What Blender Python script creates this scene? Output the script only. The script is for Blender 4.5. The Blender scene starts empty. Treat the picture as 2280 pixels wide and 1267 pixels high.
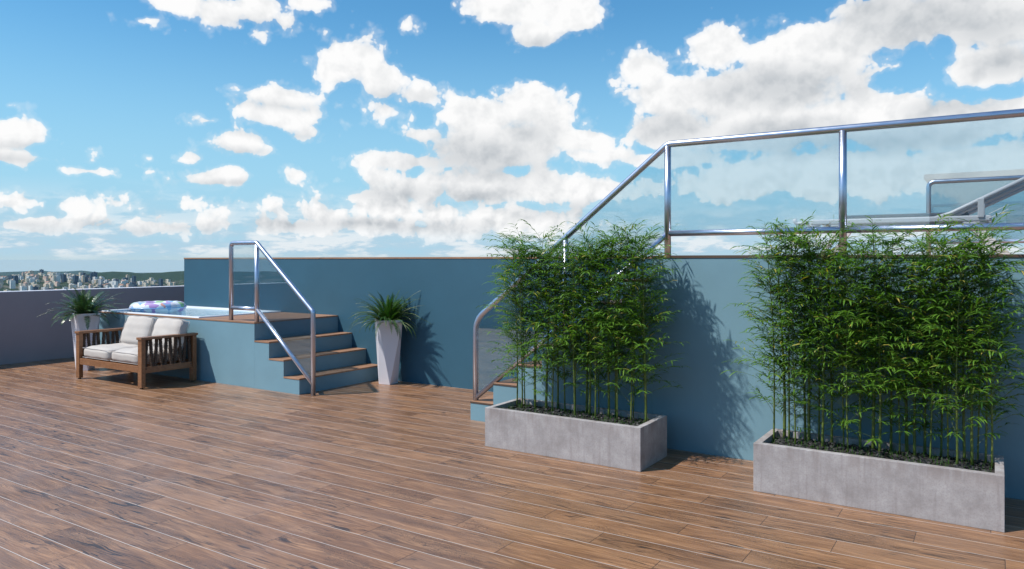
import bpy, math, random
import numpy as np
from mathutils import Vector, Matrix
R = math.radians
C = bpy.context.scene.collection
sc = bpy.context.scene

# ---------------------------------------------------------------- camera
F, CX, HY = 1654.05, 1140.0, 579.0          # focal length and horizon, in photo pixels
YAW = R(33.0207)
EYE = 1.65
cam = bpy.data.cameras.new('camera'); co = bpy.data.objects.new('camera', cam); C.objects.link(co)
cam.sensor_width = 36.0; cam.lens = F / 2280 * 36.0
cam.shift_y = (HY - 633.5) / 2280
cam.clip_start = 0.05; cam.clip_end = 90000
co.location = (0, 0, EYE); co.rotation_euler = (R(90), 0, YAW)
sc.camera = co

def az_el(px, py):
    "world azimuth (from +Y towards +X) and elevation seen at a photo pixel"
    x = (px - CX) / F; z = (HY - py) / F
    return math.atan(x) - YAW, math.atan2(z, math.hypot(1, x))

# ---------------------------------------------------------------- node helper
class NT:
    def __init__(s, tree): s.t = tree; s.n = tree.nodes; s.l = tree.links
    def add(s, kind, **kw):
        n = s.n.new(kind)
        for k, v in kw.items(): setattr(n, k, v)
        return n
    def put(s, sock, v):
        if v is None: return
        if isinstance(v, bpy.types.NodeSocket): s.l.new(v, sock)
        else:
            try: sock.default_value = v
            except Exception: sock.default_value = (*v, 1.0)
    def math(s, op, a, b=None, c=None, clamp=False):
        n = s.add('ShaderNodeMath', operation=op); n.use_clamp = clamp
        s.put(n.inputs[0], a); s.put(n.inputs[1], b)
        if c is not None: s.put(n.inputs[2], c)
        return n.outputs[0]
    def vm(s, op, a, b=None, c=None, out=0):
        n = s.add('ShaderNodeVectorMath', operation=op)
        s.put(n.inputs[0], a); s.put(n.inputs[1], b)
        if c is not None: s.put(n.inputs[2], c)
        return n.outputs[out]
    def scale(s, a, f):
        n = s.add('ShaderNodeVectorMath', operation='SCALE'); s.put(n.inputs[0], a); s.put(n.inputs[3], f); return n.outputs[0]
    def xyz(s, v):
        n = s.add('ShaderNodeSeparateXYZ'); s.put(n.inputs[0], v); return n.outputs
    def comb(s, x, y, z=0.0):
        n = s.add('ShaderNodeCombineXYZ'); s.put(n.inputs[0], x); s.put(n.inputs[1], y); s.put(n.inputs[2], z); return n.outputs[0]
    def noise(s, v, scale, detail=4, rough=.5, dist=0, color=False, dims='3D'):
        n = s.add('ShaderNodeTexNoise', noise_dimensions=dims); s.put(n.inputs['Vector'], v)
        n.inputs['Scale'].default_value = scale; n.inputs['Detail'].default_value = detail
        n.inputs['Roughness'].default_value = rough; n.inputs['Distortion'].default_value = dist
        return n.outputs[1 if color else 0]
    def step(s, v, a, b, lo=0., hi=1.):
        n = s.add('ShaderNodeMapRange', interpolation_type='SMOOTHSTEP')
        s.put(n.inputs[0], v); s.put(n.inputs[1], a); s.put(n.inputs[2], b); s.put(n.inputs[3], lo); s.put(n.inputs[4], hi)
        return n.outputs[0]
    def lin(s, v, a, b, lo=0., hi=1.):
        n = s.add('ShaderNodeMapRange'); s.put(n.inputs[0], v)
        s.put(n.inputs[1], a); s.put(n.inputs[2], b); s.put(n.inputs[3], lo); s.put(n.inputs[4], hi)
        return n.outputs[0]
    def mix(s, f, a, b, mode='MIX'):
        n = s.add('ShaderNodeMix', data_type='RGBA', blend_type=mode)
        s.put(n.inputs[0], f); s.put(n.inputs[6], a); s.put(n.inputs[7], b); return n.outputs[2]
    def ramp(s, f, stops):
        n = s.add('ShaderNodeValToRGB'); s.put(n.inputs[0], f); e = n.color_ramp.elements
        while len(e) < len(stops): e.new(.5)
        for q, (p, c) in zip(e, stops): q.position = p; q.color = (*c, 1)
        return n.outputs[0]
    def bump(s, h, strength=.3, dist=.01):
        n = s.add('ShaderNodeBump'); n.inputs['Strength'].default_value = strength
        n.inputs['Distance'].default_value = dist; s.put(n.inputs['Height'], h); return n.outputs[0]

# ---------------------------------------------------------------- sun and sky
SUN = Vector((-.485, -.575, 1.0)).normalized()
sun = bpy.data.lights.new('sun', 'SUN'); so = bpy.data.objects.new('sun', sun); C.objects.link(so)
sun.energy = 5.0; sun.angle = R(1.1); sun.color = (1.0, .945, .87)
so.rotation_euler = SUN.to_track_quat('Z', 'Y').to_euler(); so.location = (-20, -24, 40)

world = bpy.data.worlds.new('World'); sc.world = world; world.use_nodes = True
world.cycles.sampling_method = 'NONE'
wt = world.node_tree; wt.nodes.clear()

# clouds: where they stand in the sky (photo pixel centre, half width, half height), turned into azimuth and elevation
CLOUDS = [(395,8,95,36),(330,45,60,20),(480,30,75,45),(570,15,80,45),(690,5,85,26),(640,48,40,26),(573,74,24,12),
 (1140,10,135,62),(1190,75,70,42),(1275,20,90,62),(1345,22,30,16),(895,58,20,11),
 (812,92,30,28),(780,138,95,56),(730,160,50,45),(850,180,85,50),(935,210,72,30),(860,248,52,32),(755,232,34,12),
 (618,212,112,32),(625,258,122,34),(545,240,38,26),(690,285,52,22),(455,272,54,15),(530,318,92,36),
 (35,298,105,42),(15,340,105,26),(25,236,38,12),(155,266,18,8),(203,295,16,5),
 (204,358,24,26),(200,384,74,15),(323,352,13,8),(322,374,18,10),
 (482,393,118,28),(410,352,40,14),(664,388,48,30),(757,404,18,8),
 (1185,235,95,56),(1240,270,70,66),(1070,262,115,50),(1110,325,200,66),(945,300,70,28),(1300,310,100,40),(895,362,120,24),(815,352,45,14),(1350,345,130,20),
 (850,395,58,30),(930,420,100,40),(1080,420,130,50),(1200,425,150,52),(1320,425,110,40),
 (25,450,105,38),(150,465,70,34),(262,455,62,38),(425,450,62,34),(350,480,80,28),(505,470,58,36),(620,470,62,36),(720,478,130,36),(860,455,130,42),(980,470,95,40),(1130,490,160,48),
 (1430,150,86,48),(1490,215,110,66),(1600,110,90,60),(1790,125,190,92),(1690,215,230,88),(1960,50,130,75),(2110,50,230,82),(2250,15,170,90),(2210,150,120,62),(1960,200,110,60),(1900,270,280,66),(1490,290,110,60),(1700,290,220,66),(2110,285,220,62),(2260,245,70,40),(1500,120,26,14),
 (90,500,180,30),(330,500,150,26),(480,500,70,26),(650,505,130,30),(820,505,160,34),(1000,515,150,30),(1180,500,170,40),(1480,355,160,26),(1800,400,420,70),(2200,380,260,80)]
HOLES = [(2045,150,36,40),(2000,175,50,20),(2085,118,30,18),(2222,207,52,15)]
SHADED = [(1060,350,170,52),(1130,375,110,30),(1180,300,70,30),(1740,195,190,50),(1640,205,90,30),(2060,50,210,66),(1950,20,90,40),(2200,60,120,50),(2230,140,90,36),(1500,285,100,36),(1740,290,150,30),(2120,240,120,30),
 (1900,320,300,30),(1050,440,110,26),(1250,470,130,24),(880,430,110,22),(640,300,90,12),(620,234,90,9),(530,340,80,10),(480,408,100,8),(40,350,80,14),(20,322,80,8),(560,50,60,14),(640,500,140,18),(800,500,140,16),(960,500,130,16),(250,515,110,20),(60,500,90,14),(400,505,90,14),(860,215,60,12),(1190,95,60,12)]
def cloud_group(name, items, holes, rho_max):
    grp = bpy.data.node_groups.new(name, 'ShaderNodeTree')
    grp.interface.new_socket('P', in_out='INPUT', socket_type='NodeSocketVector')
    grp.interface.new_socket('D', in_out='OUTPUT', socket_type='NodeSocketFloat')
    g = NT(grp); gi = g.add('NodeGroupInput'); go = g.add('NodeGroupOutput')
    def blob(px, py, rx, ry):
        a, e = az_el(px, py); x = (px - CX) / F
        sx = F * (1 + x * x) / rx; sy = F * math.sqrt(1 + x * x) / ry; rho = min(math.sqrt(rx * ry) / F * .9, rho_max / F)
        v = g.vm('MULTIPLY_ADD', gi.outputs[0], (sx, sy, 0), (-a * sx, -e * sy, 0))
        return g.math('MULTIPLY_ADD', g.vm('LENGTH', v, out=1), -rho, rho)
    acc = [blob(*b) for b in items]
    def smax(p, q):
        n = g.add('ShaderNodeMath', operation='SMOOTH_MAX'); g.put(n.inputs[0], p); g.put(n.inputs[1], q); n.inputs[2].default_value = .012; return n.outputs[0]
    while len(acc) > 1: acc = [smax(acc[i], acc[i + 1]) if i + 1 < len(acc) else acc[i] for i in range(0, len(acc), 2)]
    d = acc[0]
    for h in holes: d = g.math('MINIMUM', d, g.math('MULTIPLY', blob(*h), -1.4))
    g.put(go.inputs[0], d); return grp
grp = cloud_group('cloud_masses', CLOUDS, HOLES, 70)
grp_sh = cloud_group('cloud_bases', SHADED, [], 60)
w = NT(wt)
tc = w.add('ShaderNodeTexCoord').outputs['Generated']
X, Y, Z = w.xyz(tc)[0:3]
az = w.math('ARCTAN2', X, Y); el = w.math('ARCSINE', Z)
P = w.comb(az, el)
def cloud_noise(off):
    v = w.vm('ADD', tc, off)
    a = w.noise(v, 20, 10, .52, .1)
    vor = w.add('ShaderNodeTexVoronoi', feature='SMOOTH_F1'); w.put(vor.inputs['Vector'], w.vm('ADD', v, w.scale(w.noise(v, 30, 2, color=True), .018)))
    vor.inputs['Scale'].default_value = 30; vor.inputs['Detail'].default_value = 3.0; vor.inputs['Roughness'].default_value = .55; vor.inputs['Smoothness'].default_value = .55
    b = w.math('SUBTRACT', .42, vor.outputs[0])
    return w.math('ADD', w.math('MULTIPLY', w.math('SUBTRACT', a, .5), .036), w.math('MULTIPLY', b, .030))
n0 = cloud_noise((0, 0, 0)); n1 = cloud_noise((-.006, -.004, .012))
def masses(p):
    n = w.add('ShaderNodeGroup'); n.node_tree = grp; w.put(n.inputs[0], p); return n.outputs[0]
warp = w.scale(w.vm('SUBTRACT', w.noise(tc, 11, 3, color=True), (.5, .5, .5)), .024)
Pw = w.vm('ADD', P, warp)
m0 = masses(Pw); m1 = masses(w.vm('ADD', Pw, (-.008, .030, 0)))
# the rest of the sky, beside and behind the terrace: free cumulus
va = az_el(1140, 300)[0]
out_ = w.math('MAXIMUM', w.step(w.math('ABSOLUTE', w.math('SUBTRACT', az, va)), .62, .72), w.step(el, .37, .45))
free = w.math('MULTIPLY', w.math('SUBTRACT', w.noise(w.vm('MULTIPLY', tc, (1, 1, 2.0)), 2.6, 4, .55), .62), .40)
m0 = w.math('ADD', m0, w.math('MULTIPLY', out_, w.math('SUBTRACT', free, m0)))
S = w.math('ADD', w.math('ADD', m0, w.math('MULTIPLY', n0, w.math('MAXIMUM', w.step(m0, .006, .030, 1., .34), w.step(el, .115, .07, 0., 1.15)))), .0108)
alpha = w.math('ADD', w.step(S, .0, .0055, 0, .85), w.step(S, .003, .014, 0, .15))
thin = w.step(S, -.008, .004, 0, .22)
alpha = w.math('MAXIMUM', alpha, thin)
# relief: a cloud's own self-shadowing, from its thickness
under = w.step(w.math('SUBTRACT', m1, m0), .001, .022)
fine = w.lin(w.math('SUBTRACT', n1, n0), -.008, .014, -.35, 1.)
deep = w.step(S, .002, .030)
g1 = w.math('MULTIPLY', under, w.lin(deep, 0, 1, .35, 1.0))
blotch = w.step(w.noise(w.vm('MULTIPLY', tc, (1, 1, 2.2)), 7, 4, .5), .46, .68)
g1 = w.math('MAXIMUM', w.math('MULTIPLY', g1, .38), w.math('MULTIPLY', w.math('MULTIPLY', blotch, deep), .08))
ngs = w.add('ShaderNodeGroup'); ngs.node_tree = grp_sh; w.put(ngs.inputs[0], w.vm('ADD', P, w.scale(warp, .7)))
bases = w.step(w.math('ADD', ngs.outputs[0], w.math('MULTIPLY', n0, .15)), -.020, .028)
g1 = w.math('MAXIMUM', g1, w.math('MULTIPLY', w.step(w.math('ADD', ngs.outputs[0], w.math('MULTIPLY', n0, .08)), -.026, .034), .90))
shade = w.math('ADD', w.math('MULTIPLY', g1, .78), w.math('MULTIPLY', fine, w.step(el, .115, .07, .22, .36)), clamp=True)
ccol = w.mix(shade, (.985, .985, .985), (.47, .51, .55))
sky = w.add('ShaderNodeTexSky', sky_type='NISHITA'); sky.sun_disc = False
sky.sun_elevation = math.asin(SUN.z); sky.sun_rotation = math.atan2(SUN.x, SUN.y)
sky.altitude = 300; sky.air_density = 1.0; sky.dust_density = .6; sky.ozone_density = 1.6
hs = w.add('ShaderNodeHueSaturation'); hs.inputs['Saturation'].default_value = 1.25; hs.inputs['Value'].default_value = 1.0
w.put(hs.inputs['Color'], sky.outputs[0])
blue = w.mix(1.0, hs.outputs[0], (.68, 1.19, 1.24), 'MULTIPLY')
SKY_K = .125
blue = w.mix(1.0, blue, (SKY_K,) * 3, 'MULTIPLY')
# milky air and broken flat cloud low over the horizon
blue = w.mix(w.step(el, .34, .03, .10, .90), blue, (.38, .66, .86))
low = w.step(el, .105, .010)
hz = w.noise(w.vm('MULTIPLY', tc, (1, 1, 4.5)), 11, 9, .62)
haze_c = w.mix(w.step(hz, .46, .58), (.47, .65, .78), (.80, .86, .90))
blue = w.mix(w.math('MULTIPLY', low, w.step(hz, .30, .55, .45, 1.0)), blue, haze_c)
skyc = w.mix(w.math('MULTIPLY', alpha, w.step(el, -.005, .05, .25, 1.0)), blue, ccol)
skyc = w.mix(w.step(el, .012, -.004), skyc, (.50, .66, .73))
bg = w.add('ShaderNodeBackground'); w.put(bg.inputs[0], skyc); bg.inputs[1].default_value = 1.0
wo = w.add('ShaderNodeOutputWorld'); w.l.new(bg.outputs[0], wo.inputs[0])

sc.view_settings.view_transform = 'Standard'; sc.view_settings.look = 'None'
sc.view_settings.gamma = 1; sc.view_settings.exposure = 0.0; sc.view_settings.use_curve_mapping = False
sc.cycles.max_bounces = 8; sc.cycles.transparent_max_bounces = 24; sc.cycles.volume_bounces = 0
sc.cycles.use_denoising = True

# ---------------------------------------------------------------- materials
def new_mat(name):
    m = bpy.data.materials.new(name); m.use_nodes = True; m.node_tree.nodes.clear(); return m, NT(m.node_tree)
def pbr(name, col=(.5, .5, .5), rough=.5, metal=0., spec=.5, build=None, coat=0):
    m, t = new_mat(name)
    b = t.add('ShaderNodeBsdfPrincipled'); o = t.add('ShaderNodeOutputMaterial')
    b.inputs['Base Color'].default_value = (*col, 1); b.inputs['Roughness'].default_value = rough
    b.inputs['Metallic'].default_value = metal; b.inputs['Specular IOR Level'].default_value = spec
    b.inputs['Coat Weight'].default_value = coat
    t.l.new(b.outputs[0], o.inputs[0])
    if build: build(t, b)
    return m
def obj_co(t): return t.add('ShaderNodeTexCoord').outputs['Object']
def geo_co(t): return t.add('ShaderNodeNewGeometry').outputs['Position']

def wood_color(t, v, seed, light=1.0):
    "v: x runs along the grain, in metres; seed: one random vector per board"
    v = t.vm('ADD', v, seed)
    wv = t.vm('ADD', v, t.scale(t.vm('SUBTRACT', t.noise(t.vm('MULTIPLY', v, (2.2, 9, 1)), 1, 3, .5, color=True), (.5,) * 3), .10))
    fine = t.noise(t.vm('MULTIPLY', wv, (5, 150, 1)), 1, 4, .6)
    mid = t.noise(t.vm('MULTIPLY', wv, (1.3, 16, 1)), 1, 5, .6, 1.2)
    streak = t.noise(t.vm('MULTIPLY', wv, (1.0, 13, 1)), 1.7, 4, .55, 2.4)
    base = t.ramp(mid, [(.25, (.150, .072, .038)), (.48, (.32, .165, .088)), (.66, (.47, .26, .145)), (.85, (.30, .17, .10))])
    base = t.mix(t.step(fine, .35, .65, .0, .70), base, (.16, .085, .05))
    dark = t.math('MULTIPLY', t.step(streak, .545, .64), t.step(t.noise(t.vm('MULTIPLY', v, (1.1, 3, 1)), 1, 2), .42, .54))
    rings = t.noise(t.vm('MULTIPLY', wv, (6, 30, 1)), 1, 2, .5, 3.5)
    rg = t.math('MULTIPLY', t.step(t.math('ABSOLUTE', t.math('SUBTRACT', t.math('FRACT', t.math('MULTIPLY', rings, 9)), .5)), .30, .46),
                t.step(t.noise(t.vm('MULTIPLY', v, (1.6, 4, 1)), 1, 1), .54, .62))
    dark = t.math('MAXIMUM', t.math('MULTIPLY', dark, .85), t.math('MULTIPLY', rg, .8))
    return t.mix(dark, base, (.032, .022, .020)), fine

def floor_nodes(t, b):
    p = t.xyz(geo_co(t)); x, y = p[0], p[1]
    v = t.math('DIVIDE', t.math('SUBTRACT', y, 2.19), .21); row = t.math('FLOOR', v); fy = t.math('SUBTRACT', v, row)
    u = t.math('DIVIDE', t.math('SUBTRACT', t.math('ADD', x, 2.12), t.math('MULTIPLY', t.math('SUBTRACT', 14.0, row), .447)), 1.2735)
    brd = t.math('FLOOR', u); fx = t.math('SUBTRACT', u, brd)
    wn = t.add('ShaderNodeTexWhiteNoise', noise_dimensions='2D'); t.put(wn.inputs['Vector'], t.comb(row, brd))
    seed = t.vm('MULTIPLY', wn.outputs['Color'], (60, 60, 60))
    col, fine = wood_color(t, t.comb(x, y), seed)
    rnd = t.xyz(wn.outputs['Color'])
    col = t.mix(1.0, col, (1.02, .99, .92), 'MULTIPLY')
    col = t.mix(t.lin(rnd[0], 0, 1, 0, .50), col, t.mix(1.0, col, (.60, .63, .68), 'MULTIPLY'))
    col = t.mix(t.step(rnd[1], .5, 1., 0, .22), col, (.46, .265, .16))
    ey = t.math('MULTIPLY', t.math('MINIMUM', fy, t.math('SUBTRACT', 1.0, fy)), .21)
    ex = t.math('MULTIPLY', t.math('MINIMUM', fx, t.math('SUBTRACT', 1.0, fx)), 1.2735)
    gl = t.step(ey, .0014, .0028, 1., 0.)
    ge = t.step(ex, .0012, .0026, 1., 0.)
    col = t.mix(ge, col, (.05, .032, .024)); col = t.mix(gl, col, (.58, .52, .48))
    t.put(b.inputs['Base Color'], col)
    h = t.math('SUBTRACT', t.math('MULTIPLY', fine, .08), t.math('ADD', t.step(ey, .002, .006, 1., 0.), ge))
    t.put(b.inputs['Normal'], t.bump(h, .35, .003))
    t.put(b.inputs['Roughness'], t.lin(t.noise(t.comb(x, y), 3, 4), .3, .7, .30, .44))
M = {}
M['floor'] = pbr('wood plank floor', spec=.7, build=floor_nodes)
def deckwood(t, b):
    g0 = geo_co(t); p = t.xyz(g0)
    row = t.math('FLOOR', t.math('DIVIDE', p[1], .105)); rndv = t.add('ShaderNodeTexWhiteNoise', noise_dimensions='1D'); t.put(rndv.inputs['W'], row)
    col, fine = wood_color(t, t.comb(p[0], t.math('ADD', p[1], t.math('MULTIPLY', p[2], .6))), t.scale(rndv.outputs['Color'], 40.))
    f = t.math('SUBTRACT', t.math('DIVIDE', p[1], .105), row)
    e = t.step(t.math('MULTIPLY', t.math('MINIMUM', f, t.math('SUBTRACT', 1., f)), .105), .0008, .0022, 1., 0.)
    t.put(b.inputs['Base Color'], t.mix(e, t.mix(.5, col, (.40, .22, .135)), (.08, .05, .035)))
    t.put(b.inputs['Normal'], t.bump(fine, .2, .002))
M['deck'] = pbr('terrace deck wood', rough=.5, build=deckwood)
def teak(t, b):
    v = obj_co(t)
    n = t.noise(t.vm('MULTIPLY', v, (26, 26, 26)), 1, 5, .6, .6); n2 = t.noise(t.vm('MULTIPLY', v, (3, 120, 120)), 1, 3)
    t.put(b.inputs['Base Color'], t.mix(t.step(n2, .3, .7, 0, .5), t.ramp(n, [(.3, (.22, .098, .044)), (.7, (.35, .168, .078))]), (.12, .05, .022)))
    t.put(b.inputs['Normal'], t.bump(n2, .15, .001))
M['teak'] = pbr('teak', rough=.42, build=teak)
def paint(col, amp=.10):
    def f(t, b):
        g0 = geo_co(t)
        n = t.noise(g0, 1.1, 6, .6); n2 = t.noise(g0, 60, 3, .6)
        k = t.lin(n, .25, .75, 1 - amp, 1 + amp)
        t.put(b.inputs['Base Color'], t.mix(1.0, col, t.comb(k, k, k), 'MULTIPLY'))
        t.put(b.inputs['Normal'], t.bump(n2, .10, .002))
    return f
M['wall_light'] = pbr('light blue wall paint', rough=.62, spec=.4, build=paint((.165, .296, .365)))
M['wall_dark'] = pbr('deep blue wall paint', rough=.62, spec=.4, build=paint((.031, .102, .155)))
M['parapet'] = pbr('grey mauve plaster', rough=.8, spec=.3, build=paint((.325, .270, .282), .08))
M['coping'] = pbr('parapet coping', rough=.6, build=paint((.72, .70, .75), .05))
M['houseblue'] = pbr('pale render', rough=.8, build=paint((.30, .42, .46), .05))
M['white_pot'] = pbr('white lacquered planter', (.75, .73, .78), .38, spec=.5)
M['white_tub'] = pbr('white acrylic tub', (.66, .69, .74), .25, spec=.5)
def concrete(t, b):
    v = obj_co(t)
    n = t.noise(v, 5.2, 8, .68); st = t.noise(t.vm('MULTIPLY', v, (34, 34, 2.2)), 1, 5, .6, .3); fn = t.noise(v, 90, 4, .65)
    base = t.ramp(n, [(.30, (.255, .235, .235)), (.50, (.355, .335, .340)), (.70, (.46, .44, .445))])
    base = t.mix(t.step(st, .48, .74, 0, .42), base, (.225, .19, .19))
    z = t.xyz(v)[2]
    top = t.math('MULTIPLY', t.step(z, .20, .335), t.step(t.noise(t.vm('MULTIPLY', v, (14, 14, 1.5)), 1, 4), .42, .62))
    base = t.mix(t.math('MULTIPLY', top, .55), base, (.24, .20, .19))
    base = t.mix(t.step(fn, .42, .70, 0, .50), base, (.26, .235, .235))
    t.put(b.inputs['Base Color'], base); t.put(b.inputs['Normal'], t.bump(t.math('ADD', fn, st), .22, .003))
M['concrete'] = pbr('board marked concrete', rough=.85, spec=.25, build=concrete)
def steel(t, b):
    v = geo_co(t); t.put(b.inputs['Roughness'], t.lin(t.noise(v, 14, 3), .3, .7, .31, .38))
M['steel'] = pbr('polished steel', (.54, .575, .69), .14, metal=1.0, build=steel)
M['alu'] = pbr('grey powder coated aluminium', (.62, .60, .62), .4, spec=.5)
M['sling'] = pbr('dark grey sling fabric', (.10, .10, .115), .85)
M['soil'] = pbr('dark soil', rough=.95, build=lambda t, b: (t.put(b.inputs['Base Color'], t.ramp(t.noise(obj_co(t), 40, 5), [(.3, (.008, .007, .006)), (.7, (.03, .026, .022))])), t.put(b.inputs['Normal'], t.bump(t.noise(obj_co(t), 60, 5), .8, .01))))
M['lava'] = pbr('black lava stone', rough=.6, build=lambda t, b: t.put(b.inputs['Base Color'], t.ramp(t.noise(obj_co(t), 50, 4), [(.3, (.008, .008, .009)), (.75, (.045, .042, .045))])))
def cloth(t, b):
    v = obj_co(t); n = t.noise(v, 5, 5, .6); wv = t.noise(v, 260, 2)
    t.put(b.inputs['Base Color'], t.ramp(n, [(.3, (.46, .425, .40)), (.7, (.53, .49, .455))])); t.put(b.inputs['Normal'], t.bump(t.math('ADD', t.math('MULTIPLY', t.noise(v, 5, 2, .5, .6), 1.6), t.math('MULTIPLY', wv, .15)), .30, .010))
M['cloth'] = pbr('off white cushion fabric', rough=.9, spec=.2, build=cloth)
M['piping'] = pbr('cushion piping', (.43, .40, .39), .9, spec=.2)
def ropem(t, b):
    n = t.noise(obj_co(t), 160, 3, .6); t.put(b.inputs['Base Color'], t.ramp(n, [(.35, (.022, .015, .011)), (.58, (.11, .07, .05)), (.75, (.34, .25, .18))]))
    t.put(b.inputs['Normal'], t.bump(n, .9, .006))
M['rope'] = pbr('brown fringed rope', rough=.85, build=ropem)
M['rubber'] = pbr('black rubber', (.02, .02, .02), .7)

def glassm(name, tint, refl, base_r):
    m, t = new_mat(name)
    tr = t.add('ShaderNodeBsdfTransparent'); t.put(tr.inputs[0], (*tint, 1))
    gl = t.add('ShaderNodeBsdfGlossy'); gl.inputs['Roughness'].default_value = .0; t.put(gl.inputs[0], (*refl, 1))
    lw = t.add('ShaderNodeLayerWeight'); lw.inputs[0].default_value = .5
    f = t.math('MULTIPLY_ADD', t.math('POWER', lw.outputs['Facing'], 4.0), 1 - base_r, base_r, clamp=True)
    mx = t.add('ShaderNodeMixShader'); t.put(mx.inputs[0], f); t.l.new(tr.outputs[0], mx.inputs[1]); t.l.new(gl.outputs[0], mx.inputs[2])
    o = t.add('ShaderNodeOutputMaterial'); t.l.new(mx.outputs[0], o.inputs[0]); return m
M['glass'] = glassm('tinted balustrade glass', (.83, .885, .905), (.80, .88, .91), .17)

def leafm(name, c1, c2, tip, rough=.42, trans=.28):
    m, t = new_mat(name)
    g0 = t.add('ShaderNodeNewGeometry'); r = g0.outputs['Random Per Island']
    col = t.ramp(r, [(0., c1), (.55, c2), (.93, c2), (1., tip)])
    n = t.noise(g0.outputs['Position'], 4.5, 3); col = t.mix(t.step(n, .4, .65, 0, .35), col, t.mix(1.0, col, (1.35, 1.15, .7), 'MULTIPLY'))
    b = t.add('ShaderNodeBsdfPrincipled'); t.put(b.inputs['Base Color'], col); b.inputs['Roughness'].default_value = rough
    tl = t.add('ShaderNodeBsdfTranslucent'); t.put(tl.inputs[0], t.mix(1.0, col, (1.5, 1.8, .5), 'MULTIPLY'))
    mx = t.add('ShaderNodeMixShader'); mx.inputs[0].default_value = trans; t.l.new(b.outputs[0], mx.inputs[1]); t.l.new(tl.outputs[0], mx.inputs[2])
    o = t.add('ShaderNodeOutputMaterial'); t.l.new(mx.outputs[0], o.inputs[0]); return m
M['bamboo_leaf'] = leafm('bamboo leaf', (.030, .090, .014), (.110, .235, .028), (.44, .36, .09))
M['fern_dark'] = leafm('glossy fern leaf', (.022, .060, .030), (.055, .115, .055), (.09, .15, .07), .28, .12)
M['fern_green'] = leafm('fern leaf', (.010, .040, .008), (.032, .105, .015), (.10, .17, .02), .45, .22)
M['grass'] = leafm('grass blade', (.03, .10, .012), (.07, .17, .02), (.12, .20, .03))
def culm(t, b):
    v = t.xyz(obj_co(t)); z = v[2]
    f = t.math('FRACT', t.math('DIVIDE', z, .13)); ring = t.step(f, .0, .06, 1., 0.)
    n = t.noise(obj_co(t), 12, 4)
    c = t.ramp(n, [(.3, (.065, .10, .018)), (.6, (.13, .175, .035)), (.8, (.22, .22, .07))])
    t.put(b.inputs['Base Color'], t.mix(t.math('MULTIPLY', ring, .7), c, (.05, .05, .02)))
M['culm'] = pbr('bamboo culm', rough=.38, build=culm)

# ---------------------------------------------------------------- mesh helpers
class MB:
    def __init__(s): s.v = []; s.f = []; s.mi = []; s.cur = 0
    def face(s, idx): s.f.append(idx); s.mi.append(s.cur)
    def box(s, x0, x1, y0, y1, z0, z1):
        n = len(s.v); s.v += [(x, y, z) for z in (z0, z1) for y in (y0, y1) for x in (x0, x1)]
        for q in ((0, 2, 3, 1), (4, 5, 7, 6), (0, 1, 5, 4), (2, 6, 7, 3), (0, 4, 6, 2), (1, 3, 7, 5)): s.face([n + i for i in q])
    def prism(s, pts, axis, a, b):
        "pts: closed 2-D outline; extruded from a to b along axis"
        n = len(s.v); k = len(pts)
        for c in (a, b):
            for (p, q) in pts: s.v.append((c, p, q) if axis == 'x' else (p, c, q) if axis == 'y' else (p, q, c))
        s.face(list(range(n, n + k))); s.face(list(range(n + 2 * k - 1, n + k - 1, -1)))
        for i in range(k): j = (i + 1) % k; s.face([n + j, n + i, n + k + i, n + k + j])
    def tube(s, pts, r, seg=10, cap=True, rad=None):
        pts = [Vector(p) for p in pts]; n0 = len(s.v); up = None
        for i, p in enumerate(pts):
            if i == 0: d = pts[1] - p
            elif i == len(pts) - 1: d = p - pts[i - 1]
            else: d = ((pts[i + 1] - p).normalized() + (p - pts[i - 1]).normalized())
            d.normalize()
            if up is None:
                up = d.cross(Vector((0, 0, 1)) if abs(d.z) < .9 else Vector((1, 0, 0))).normalized()
            up = (up - d * up.dot(d)).normalized(); sd = d.cross(up)
            rr = rad[i] if rad else r
            if 0 < i < len(pts) - 1:
                c = (pts[i + 1] - p).normalized().dot((p - pts[i - 1]).normalized()); pass
            for k in range(seg):
                t = 2 * math.pi * k / seg; q = p + up * (rr * math.cos(t)) + sd * (rr * math.sin(t)); s.v.append(tuple(q))
        for i in range(len(pts) - 1):
            for k in range(seg):
                a = n0 + i * seg + k; b = n0 + i * seg + (k + 1) % seg; s.face([a, b, b + seg, a + seg])
        if cap: s.face([n0 + k for k in range(seg)][::-1]); s.face([n0 + (len(pts) - 1) * seg + k for k in range(seg)])
    def build(s, name, mat, parent=None, smooth=False, bevel=0, segs=2):
        me = bpy.data.meshes.new(name); me.from_pydata(s.v, [], s.f)
        if smooth: me.polygons.foreach_set('use_smooth', [True] * len(me.polygons))
        for m in (mat if isinstance(mat, (list, tuple)) else [mat]): me.materials.append(m)
        if isinstance(mat, (list, tuple)): me.polygons.foreach_set('material_index', s.mi)
        me.update(); o = bpy.data.objects.new(name, me); C.objects.link(o)
        if parent: o.parent = parent; o.matrix_parent_inverse = Matrix.Translation(parent.location).inverted() if parent.type == 'EMPTY' else Matrix()
        if bevel:
            b = o.modifiers.new('bevel', 'BEVEL'); b.width = bevel; b.segments = segs; b.limit_method = 'ANGLE'; b.angle_limit = R(35)
            b.harden_normals = False
        return o
def fix_normals(o):
    import bmesh
    bm = bmesh.new(); bm.from_mesh(o.data); bmesh.ops.recalc_face_normals(bm, faces=bm.faces); bm.to_mesh(o.data); bm.free(); return o
def empty(name, loc, label, cat, group=None, kind=None):
    o = bpy.data.objects.new(name, None); o.location = loc; o.empty_display_size = .2; C.objects.link(o); return tag(o, label, cat, group, kind)
def tag(o, label=None, cat=None, group=None, kind=None):
    if label: o['label'] = label
    if cat: o['category'] = cat
    if group: o['group'] = group
    if kind: o['kind'] = kind
    return o
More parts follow.
